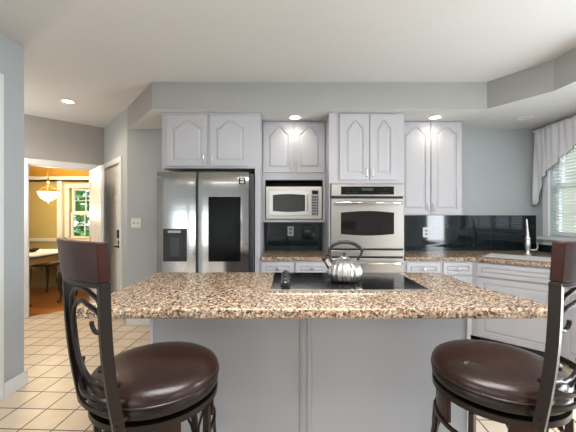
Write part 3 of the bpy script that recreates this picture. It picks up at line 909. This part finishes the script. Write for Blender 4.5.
# kettle
kt = thing('tea_kettle', 'pumpkin-ribbed steel tea kettle with black loop handle on the cooktop', 'kettle', (.362, 2.045, .9255))
prof = [(.062, 0), (.085, .002), (.100, .012), (.110, .032), (.113, .052), (.110, .075), (.100, .098), (.084, .118), (.064, .133), (.045, .142), (.030, .146)]
MB().lathe(prof, 96, mod=lambda a, z: 1+.10*(abs(math.cos(a*9))-.62)*math.sin(PI*min(1, (z+.01)/.158))).build('body', M['kettle'], kt, smooth=True, sharp=80)
MB().lathe([(.032, .1462), (.030, .150), (.016, .156), (.003, .158)], 24).build('lid', M['kettle'], kt, smooth=True)
MB().lathe([(.007, .1582), (.006, .163), (.011, .170), (.009, .178), (.002, .180)], 14).build('lid_knob', M['black'], kt, smooth=True)
MB().tube([(-.085, 0, .085), (-.105, 0, .112), (-.122, 0, .135)], .02, 14, rs=[.026, .020, .0165]).build('spout', M['kettle'], kt, smooth=True)
MB().tube([(-.121, 0, .134), (-.131, 0, .147)], .018, 14).tube([(-.118, 0, .155), (-.095, 0, .168)], .005, 6).build('spout_cap', M['black'], kt, smooth=True)
hp_ = [(-.080, .128), (-.100, .165), (-.098, .195), (-.070, .228), (-.03, .245), (.02, .247), (.065, .235), (.100, .212), (.116, .188), (.104, .160), (.084, .130)]
MB().tube([(x, 0, z) for x, z in hp_], .009, 10, rs=[.007, .008, .010, .0105, .011, .011, .011, .0105, .010, .008, .007]).build('handle', M['black'], kt, smooth=True, sharp=80)

# ------------------------------------------------------------ bar stools
def stool(label, x, y, rz, sx, bo):
    """local +y is the front of the seat; the backrest is at -y. sx mirrors the scroll"""
    st = thing('bar_stool', label, 'bar stool', (x, y, 0), rz, None)
    MB().lathe([(.230, .696), (.236, .700), (.241, .710), (.241, .722), (.233, .737), (.212, .750), (.175, .760), (.12, .766), (.06, .769), (.01, .770)], 64).build('seat_cushion', M['leather'], st, smooth=True, sharp=80)
    pp = MB(); seg = 56
    pp.tube([(.2405*math.cos(2*PI*k/seg), .2405*math.sin(2*PI*k/seg), .7035) for k in range(seg)], .0045, 6, closed=True, up=(0, 0, 1))
    pp.build('piping', M['leather'], bpy.data.objects[st.children[0].name] if st.children else st, smooth=True)
    m = MB().lathe([(.20, .662), (.236, .662), (.240, .668), (.240, .688), (.236, .6955), (.20, .6955)], 64)
    m.build('seat_frame', M['bronze'], st, smooth=True)
    MB().lathe([(.11, .642), (.11, .6615)], 32).build('swivel', M['black'], st, smooth=True)
    fr_ = MB().ring(.232, .633, .012, .022, 56)
    fr_.build('base_ring', M['bronze'], st, smooth=True)
    MB().lathe([(.14, .6225), (.226, .6225), (.226, .642), (.14, .642)], 40).build('base_plate', M['bronze'], st, smooth=True)
    MB().ring(.225, .505, .012, .014, 56).build('apron_ring', M['bronze'], st, smooth=True)
    # curved wooden apron panels between the rings
    for k in range(4):
        a0 = k*PI/2-math.radians(17)+bo; n = 8; m = MB()
        a1 = a0+math.radians(34)
        pts = [(.222*math.cos(a0+(a1-a0)*i/n), .222*math.sin(a0+(a1-a0)*i/n)) for i in range(n+1)]
        pin = [(.206*math.cos(a0+(a1-a0)*i/n), .206*math.sin(a0+(a1-a0)*i/n)) for i in range(n, -1, -1)]
        m.prism(pts+pin, .5125, .622)
        m.build('apron_panel', M['stoolwood'], st, bevel=.002)
    # legs: bowed bars
    for k in range(4):
        a = PI/4+k*PI/2+bo
        prof_ = [(.231, .62), (.232, .57), (.232, .50), (.236, .44), (.25, .36), (.262, .28), (.266, .2), (.262, .12), (.262, .06), (.28, .012)]
        lg = MB().tube([(r*math.cos(a), r*math.sin(a), z) for r, z in prof_], 0, flat=(.024, .018), up=(-math.sin(a), math.cos(a), 0)).build('leg', M['bronze'], st, smooth=True)
        MB().lathe([(.018, 0), (.018, .008), (.010, .012)], 12, M=Matrix.Translation((.28*math.cos(a), .28*math.sin(a), 0))).build('foot', M['black'], lg)
        # curved brace beside every leg
        for sg in (-1, 1):
            pa = [(a+sg*.36, .228, .512), (a+sg*.33, .232, .47), (a+sg*.22, .240, .41), (a+sg*.09, .252, .34), (a+sg*.045, .262, .28)]
            MB().tube([(r*math.cos(q), r*math.sin(q), z) for q, r, z in pa], .006, 8).build('brace', M['bronze'], lg, smooth=True)
    MB().tube([(.250*math.cos(2*PI*k/48), .250*math.sin(2*PI*k/48), .24) for k in range(48)], .010, 8, closed=True, up=(0, 0, 1)).build('footrest', M['bronze'], st, smooth=True)
    # backrest
    def bp_(u, v, off=0):      # u across, v above z=.66
        t_ = max(0, min(1, v/.48))
        bow = -.018*(1-min(1, (u/.155)**2))*t_
        return (u, -.212-.050*t_-.012*math.sin(PI*t_)+bow+off, .66+v)
    for sg in (-1, 1):
        pts = []
        for i in range(9):
            t_ = i/8
            u = sg*(.154+.006*t_)
            yy = -.212-.050*t_-.012*math.sin(PI*t_)
            pts.append((u, yy, .635+t_*.495))
        pst = MB().tube(pts, 0, flat=(.018, .034), up=(0, 1, 0)).build('back_post', M['bronze'], st, smooth=True)
        MB().cyl((sg*.146, -.185, .676), (sg*.160, -.228, .676), .008, 12).build('bolt', M['bronze'], pst, smooth=True)
    # top rail (metal) and curved wooden headboard
    def arc_board(z0, z1, hw0, hw1, th, r_off, n=14):
        m = MB(); vs = []; fs = []
        for j, (z, hw_) in enumerate(((z0, hw0), (z1, hw1))):
            for side in (0, 1):
                for i in range(n+1):
                    u = -1+2*i/n
                    yy = -.262-.030*(1-u*u)-(.012*(z-1.12)/.13)+r_off
                    vs.append((u*hw_, yy+(th if side else 0), z))
        W_ = n+1
        for i in range(n):
            fs.append((i, i+1, 2*W_+i+1, 2*W_+i)); fs.append((W_+i, 3*W_+i, 3*W_+i+1, W_+i+1))
            fs.append((i, W_+i, W_+i+1, i+1)); fs.append((2*W_+i, 2*W_+i+1, 3*W_+i+1, 3*W_+i))
        fs.append((0, 2*W_, 3*W_, W_)); fs.append((n, W_+n, 3*W_+n, 2*W_+n))
        return m.add(vs, fs)
    arc_board(1.118, 1.134, .170, .170, .030, -.015).build('top_rail', M['bronze'], st, smooth=True, bevel=.002)
    arc_board(1.1345, 1.260, .172, .182, .034, -.017).build('headboard', M['stoolwood'], st, smooth=True, bevel=.004)
    # lower back band following the seat
    for za, zb_, h_ in ((.80, .735, .014), (.700, .700, .014)):
        pts = []
        for i in range(15):
            u = -1+2*i/14
            a = -PI/2+u*math.radians(36)
            zz = zb_+(za-zb_)*u*u
            pts.append((.262*math.cos(a), .262*math.sin(a), zz))
        MB().tube(pts, 0, flat=(.010, h_), up=(0, 0, 1)).build('back_band', M['bronze'], st, smooth=True)
    # scrolls
    def spiral(cu, cv, r0, r1, a0, a1, n=14):
        return [(cu+(r0+(r1-r0)*i/n)*math.cos(a0+(a1-a0)*i/n), cv+(r0+(r1-r0)*i/n)*math.sin(a0+(a1-a0)*i/n)) for i in range(n+1)]
    # large C, open towards the near post, both ends curled
    up_ = spiral(.100, .338, .024, .044, -PI, PI*.5, 16)
    mid_ = [(.075, .388), (.02, .400), (-.03, .388), (-.075, .358), (-.104, .315), (-.118, .27), (-.118, .22), (-.104, .17), (-.075, .13), (-.03, .108), (.03, .108), (.07, .125)]
    lo_ = spiral(.106, .168, .036, .018, -PI*.5, PI*.95, 14)
    path = up_+mid_+lo_
    MB().tube([bp_(sx*u, v) for u, v in path], .0075, 8, up=(0, 1, 0)).build('scroll', M['bronze'], st, smooth=True, sharp=80)
    arch_ = [(.148, .385), (.12, .420), (.07, .438), (.01, .442), (-.05, .428), (-.10, .395), (-.132, .345), (-.143, .29), (-.143, .22), (-.13, .16), (-.10, .11), (-.05, .075), (.02, .055), (.09, .05), (.148, .062)]
    MB().tube([bp_(sx*u, v) for u, v in arch_], .0075, 8, up=(0, 1, 0)).build('scroll', M['bronze'], st, smooth=True, sharp=80)
    return st
stool('brown leather bar stool with scrolled back at the left end of the island', -.528, 1.285, -.68, 1, math.radians(-25))
stool('brown leather bar stool with scrolled back at the right end of the island', .855, 1.31, .52, -1, math.radians(-36))

# ------------------------------------------------------------ outlets and switch
def plate(name, label, cat, x, y, z, w_, h_, kind):
    t_ = thing(name, label, cat, (x, y, z))
    p = MB().box(-w_/2, w_/2, -.006, 0, -h_/2, h_/2).build('cover_plate', M['white'], t_, bevel=.002)
    if kind == 'outlet':
        for s in (-1, 1):
            MB().box(-.017, .017, -.009, -.0062, s*.022-.014, s*.022+.014).build('socket', M['greyplastic'], t_, bevel=.002)
    else:
        for s in (-1, 1):
            MB().box(s*.023-.006, s*.023+.006, -.012, -.0062, -.013, .013).build('toggle', M['greyplastic'], t_, bevel=.002)
plate('light_switch', 'white double light switch on the wall left of the refrigerator', 'switch', -1.872, BW, 1.253, .118, .118, 'switch')
plate('wall_outlet', 'white outlet on the black tiles below the microwave', 'outlet', .032, BW-.0122, 1.155, .075, .118, 'outlet')
plate('wall_outlet', 'white outlet on the black tiles right of the double oven', 'outlet', 1.695, BW-.0122, 1.14, .078, .120, 'outlet')

# ------------------------------------------------------------ recessed lights
def can(label, x, y, z, lit, power, col=(1, .9, .76), r=.058):
    t_ = thing('recessed_light', label, 'ceiling light', (x, y, z))
    MB().ring(r+.008, -.004, .022, .006, 40).build('trim_ring', M['white'], t_, smooth=True)
    MB().lathe([(r-.004, -.0045), (r-.004, -.001)], 32).build('lens', M['lens'] if lit else M['lens_off'], t_)
    if lit:
        lamp('recessed_lamp', 'SPOT', (x, y, z-.02), power, col, (0, 0, 0), size=.04, spot_size=math.radians(150), spot_blend=.8)
can('lit recessed light in the soffit above the microwave cabinet', .076, 3.437, SOF-.0005, True, 4)
can('lit recessed light in the soffit above the wall cabinet right of the ovens', 1.59, 3.437, SOF-.0005, True, 4)
can('lit recessed light in the hall ceiling at the left', -2.563, 3.705, CEIL-.0005, True, 30, (1, .80, .60), .06)
can('unlit recessed light in the soffit near the window', 2.585, 3.46, SOF-.0005, False, 0)

# ------------------------------------------------------------ blind and valance
bl = thing('window_blind', 'white horizontal slat blind in the kitchen window', 'blind', (RW+.035, (W0+W1)/2, WZ0))
m = MB(); L2 = (W1-W0)/2-.012
nsl = 30
for i in range(nsl):
    z = .035+i*(WZ1-WZ0-.08)/(nsl-1)
    m.box(-.014, .014, -L2, L2, -.0009, .0009, M=Matrix.Translation((0, 0, z)) @ Matrix.Rotation(math.radians(22), 4, 'Y'))
m.build('slats', M['blind'], bl)
MB().box(-.02, .02, -L2, L2, WZ1-WZ0-.038, WZ1-WZ0-.003).build('headrail', M['blind'], bl)
MB().box(-.014, .014, -L2, L2, .004, .018).build('bottom_rail', M['blind'], bl)
for y in (-.45, 0, .45):
    MB().cyl((0, y, .018), (0, y, WZ1-WZ0-.04), .0012, 5).build('cord', M['blind'], bl)

va = thing('window_valance', 'sheer white swag valance with dark beaded hem over the window', 'valance', (RW, (W0+W1)/2, 0))
YA, YB = W1+.17-(W0+W1)/2, -(W1+.17-(W0+W1)/2)
def hem(y):
    a = abs(y)/YA                       # 0 centre .. 1 end
    if a > .78: return 1.44+(.97-a)*1.6 if a < .97 else 1.44
    return 1.76+(.78-a)/.78*.50 if a > 0 else 2.26
def swag(layer):
    m = MB(); vs = []; fs = []; ny, nz = 150, 12
    pts = []
    for i in range(ny+1):
        y = YA+(YB-YA)*i/ny; a = abs(y)/YA
        if layer == 0: zb = 1.78+.36*(1-(a/.80)**1.6) if a <= .80 else None
        else: zb = 1.47+.55*(1-min(1, (a-.74)/.22))**1.2 if a >= .74 else None
        if zb is None: continue
        row = []
        for j in range(nz+1):
            t_ = j/nz
            z = 2.375+(zb-2.375)*t_
            fold = .014*math.sin(y*38+layer)*(.4+.6*t_)+.010*math.sin(y*71+t_*3)
            x = -.085-.02*layer*0+fold-(0 if layer == 0 else -.028)-.02*t_*(layer == 0)
            row.append((x, y, z))
        pts.append(row)
    return pts
def surf(runs, name, parent):
    m = MB()
    for pts in runs:
        W_ = len(pts[0]); vs = [p for r in pts for p in r]; fs = []
        for i in range(len(pts)-1):
            for j in range(W_-1):
                a = i*W_+j; fs.append((a, a+1, a+W_+1, a+W_))
        m.add(vs, fs)
    o = m.build(name, M['valance'], parent, smooth=True, sharp=180)
    s = o.modifiers.new('thickness', 'SOLIDIFY'); s.thickness = .002
    return o
c_pts = swag(0)
surf([c_pts], 'swag', va)
jp = swag(1)
surf([[r for r in jp if r[0][1] > 0]], 'jabot', va)
surf([[r for r in jp if r[0][1] < 0]], 'jabot', va)
m = MB()
for pts in (c_pts, [r for r in jp if r[0][1] > 0], [r for r in jp if r[0][1] < 0]):
    m.tube([(r[-1][0]-.003, r[-1][1], r[-1][2]) for r in pts], .0045, 5)
m.build('hem_trim', M['bead'], va)
m = MB(); random.seed(3)
for r in c_pts[::2]:
    x, y, z = r[-1]
    m.lathe([(.001, -.012), (.006, -.006), (.001, 0)], 6, M=Matrix.Translation((x-.003, y, z-.012)))
m.build('beads', M['bead'], va)['kind'] = 'stuff'
MB().cyl((-.06, YA+.01, 2.365), (-.06, YB-.01, 2.365), .010, 10).build('rod', M['trim'], va)

# ------------------------------------------------------------ dining room
tb = thing('dining_table', 'dining table with white cloth top seen through the doorway', 'table', (-4.42, 5.05, 0))
MB().prism(rounded([(-.85, -.48), (.75, -.48), (.75, .48), (-.85, .48)], .12), .722, .745).build('tabletop', M['darkwood'], tb)
MB().prism(rounded([(-.87, -.50), (.77, -.50), (.77, .50), (-.87, .50)], .12), .7455, .765).build('top_cloth', M['cloth'], tb)
MB().box(-.78, .68, -.42, .42, .62, .7215).build('apron', M['tancloth'], tb, bevel=.01)
for sx, sy in ((-1, -1), (1, -1), (1, 1), (-1, 1)):
    x = -.05+sx*.64; y = sy*.36
    MB().tube([(x, y, .6195), (x+sx*.03, y+sy*.02, .50), (x-sx*.01, y, .3), (x-sx*.03, y-sy*.01, .12), (x, y, .03), (x+sx*.03, y, 0.003)], .03, 10, rs=[.036, .042, .026, .018, .016, .026]).build('leg', M['darkwood'], tb, smooth=True, sharp=80)
bw_ = tag(MB().lathe([(.04, 0), (.05, .004), (.03, .012), (.07, .03), (.105, .06), (.10, .062), (.066, .036), (.01, .02)], 28).build('decorative_bowl', M['darkwood'], smooth=True, loc=(-4.05, 5.05, .766)), 'dark wooden bowl on the dining table', 'bowl')
def dchair(label, x, y, rz):
    t_ = thing('dining_chair', label, 'chair', (x, y, 0), rz, None)
    MB().prism(rounded([(-.24, -.22), (.24, -.22), (.26, .24), (-.26, .24)], .05), .445, .475).build('seat_rail', M['darkwood'], t_, bevel=.005)
    MB().prism(rounded([(-.225, -.20), (.225, -.20), (.24, .225), (-.24, .225)], .05), .4755, .515).build('seat', M['seatcloth'], t_, bevel=.015)
    for sx in (-1, 1):
        MB().tube([(sx*.225, .21, .4445), (sx*.25, .235, .37), (sx*.235, .22, .24), (sx*.215, .205, .12), (sx*.222, .215, .04), (sx*.235, .24, .004)], .02, 10, rs=[.026, .033, .022, .014, .014, .022]).build('leg', M['darkwood'], t_, smooth=True, sharp=80)
        MB().tube([(sx*.20, -.20, .4445), (sx*.20, -.22, .25), (sx*.21, -.27, .004)], .016, 8).build('leg', M['darkwood'], t_, smooth=True)
        MB().tube([(sx*.20, -.205, .4755), (sx*.215, -.23, .62), (sx*.22, -.27, .80), (sx*.19, -.30, .93)], .016, 8).build('back_post', M['darkwood'], t_, smooth=True, sharp=80)
    MB().tube([(-.19, -.30, .93), (-.13, -.31, .965), (-.05, -.315, .98), (0, -.316, .995), (.05, -.315, .98), (.13, -.31, .965), (.19, -.30, .93)], .018, 8, rs=[.016, .02, .022, .026, .022, .02, .016]).build('crest_rail', M['darkwood'], t_, smooth=True, sharp=80)
    MB().prism([(-.07, .476), (.07, .476), (.045, .60), (.08, .75), (.06, .96), (-.06, .96), (-.08, .75), (-.045, .60)], 0, .012,
               M=Matrix.Translation((0, -.21, 0)) @ Matrix(((1, 0, 0, 0), (0, -.2, -1, .095), (0, 1, 0, 0), (0, 0, 0, 1)))).build('back_splat', M['darkwood'], t_)
dchair('carved wooden dining chair on the near left side of the dining table', -4.02, 4.28, -.1)
dchair('carved wooden dining chair at the right end of the dining table', -3.32, 5.15, PI/2+.1)
dchair('carved wooden dining chair at the far side of the dining table', -4.45, 5.80, PI)

pl = thing('pendant_lamp', 'lit glass bowl pendant lamp with brass arms in the dining room', 'lamp', (-3.92, 5.2, 1.58))
MB().lathe([(.012, -.002), (.05, .012), (.10, .05), (.135, .11), (.15, .16), (.147, .162), (.128, .11), (.09, .058), (.01, .012)], 32).build('glass_bowl', M['lampglass'], pl, smooth=True)
MB().lathe([(.004, -.035), (.012, -.025), (.006, -.012), (.014, -.0025)], 14).build('finial', M['brass'], pl, smooth=True)
MB().ring(.155, .163, .012, .012, 36).build('rim', M['brass'], pl, smooth=True)
for k in range(3):
    a = k*2*PI/3+.3
    MB().tube([(.155*math.cos(a), .155*math.sin(a), .17), (.11*math.cos(a), .11*math.sin(a), .21), (.05*math.cos(a), .05*math.sin(a), .235), (.012*math.cos(a), .012*math.sin(a), .285)], .007, 8).build('arm', M['brass'], pl, smooth=True)
MB().lathe([(.02, .286), (.03, .30), (.012, .32), (.005, CEIL-1.58-.03), (.06, CEIL-1.58-.02), (.06, CEIL-1.58-.001)], 16).build('stem', M['brass'], pl, smooth=True)
lamp('pendant_bulb', 'POINT', (-3.92, 5.2, 2.02), 28, (1, .78, .48), size=.06)
lamp('pendant_bulb', 'POINT', (-3.92, 5.2, 1.40), 14, (1, .82, .55), size=.08)

# ------------------------------------------------------------ outside
struct(MB().prism([(-30, -30), (30, -30), (30, 30), (-30, 30)], -.35, -.10).build('ground', M['grass']))
hs = thing('neighbour_house', 'beige sided house seen through the blind of the kitchen window', 'house', (11, 9, -.1))
MB().box(-1.5, 4, -8, 6, 0, 4.2).build('wall', M['siding'], hs)
MB().prism([(-1.9, 4.2), (4.4, 4.2), (1.25, 6.4)], -8.4, 6.4, M=Matrix(((1, 0, 0, 0), (0, 0, 1, 0), (0, 1, 0, 0), (0, 0, 0, 1)))).build('roof', M['roof'], hs)
def tree(label, x, y, h_, r, seed, name='garden_tree', low=.3):
    rnd = random.Random(seed)
    t_ = thing(name, label, 'tree', (x, y, -.1))
    MB().tube([(0, 0, 0), (.03, .02, h_*.3), (0, 0, h_*.6), (.02, 0, h_*.8)], .1, 8, rs=[.11, .085, .06, .03]).build('trunk', M['bark'], t_, smooth=True)
    m = MB()
    for i in range(2600):
        while True:
            p = Vector((rnd.uniform(-1, 1), rnd.uniform(-1, 1), rnd.uniform(-1, 1)))
            if .25 < p.length < 1: break
        c = Vector((p.x*r, p.y*r, h_*(low+1)/2+p.z*h_*(1-low)/2))
        u = Vector((rnd.gauss(0, 1), rnd.gauss(0, 1), rnd.gauss(0, 1))).normalized()
        v = u.orthogonal().normalized(); s_ = rnd.uniform(.06, .12)
        m.add([c-u*s_, c+v*s_*.5, c+u*s_, c-v*s_*.5], [(0, 1, 2, 3)])
    o = m.build('foliage', M['leaf'], t_); o['kind'] = 'stuff'
tree('leafy green tree outside the dining room window, left of two', -8.4, 9.2, 4.2, 1.4, 1)
tree('leafy green tree outside the dining room window, right of two', -4.9, 8.6, 4.4, 1.3, 2, low=.1)
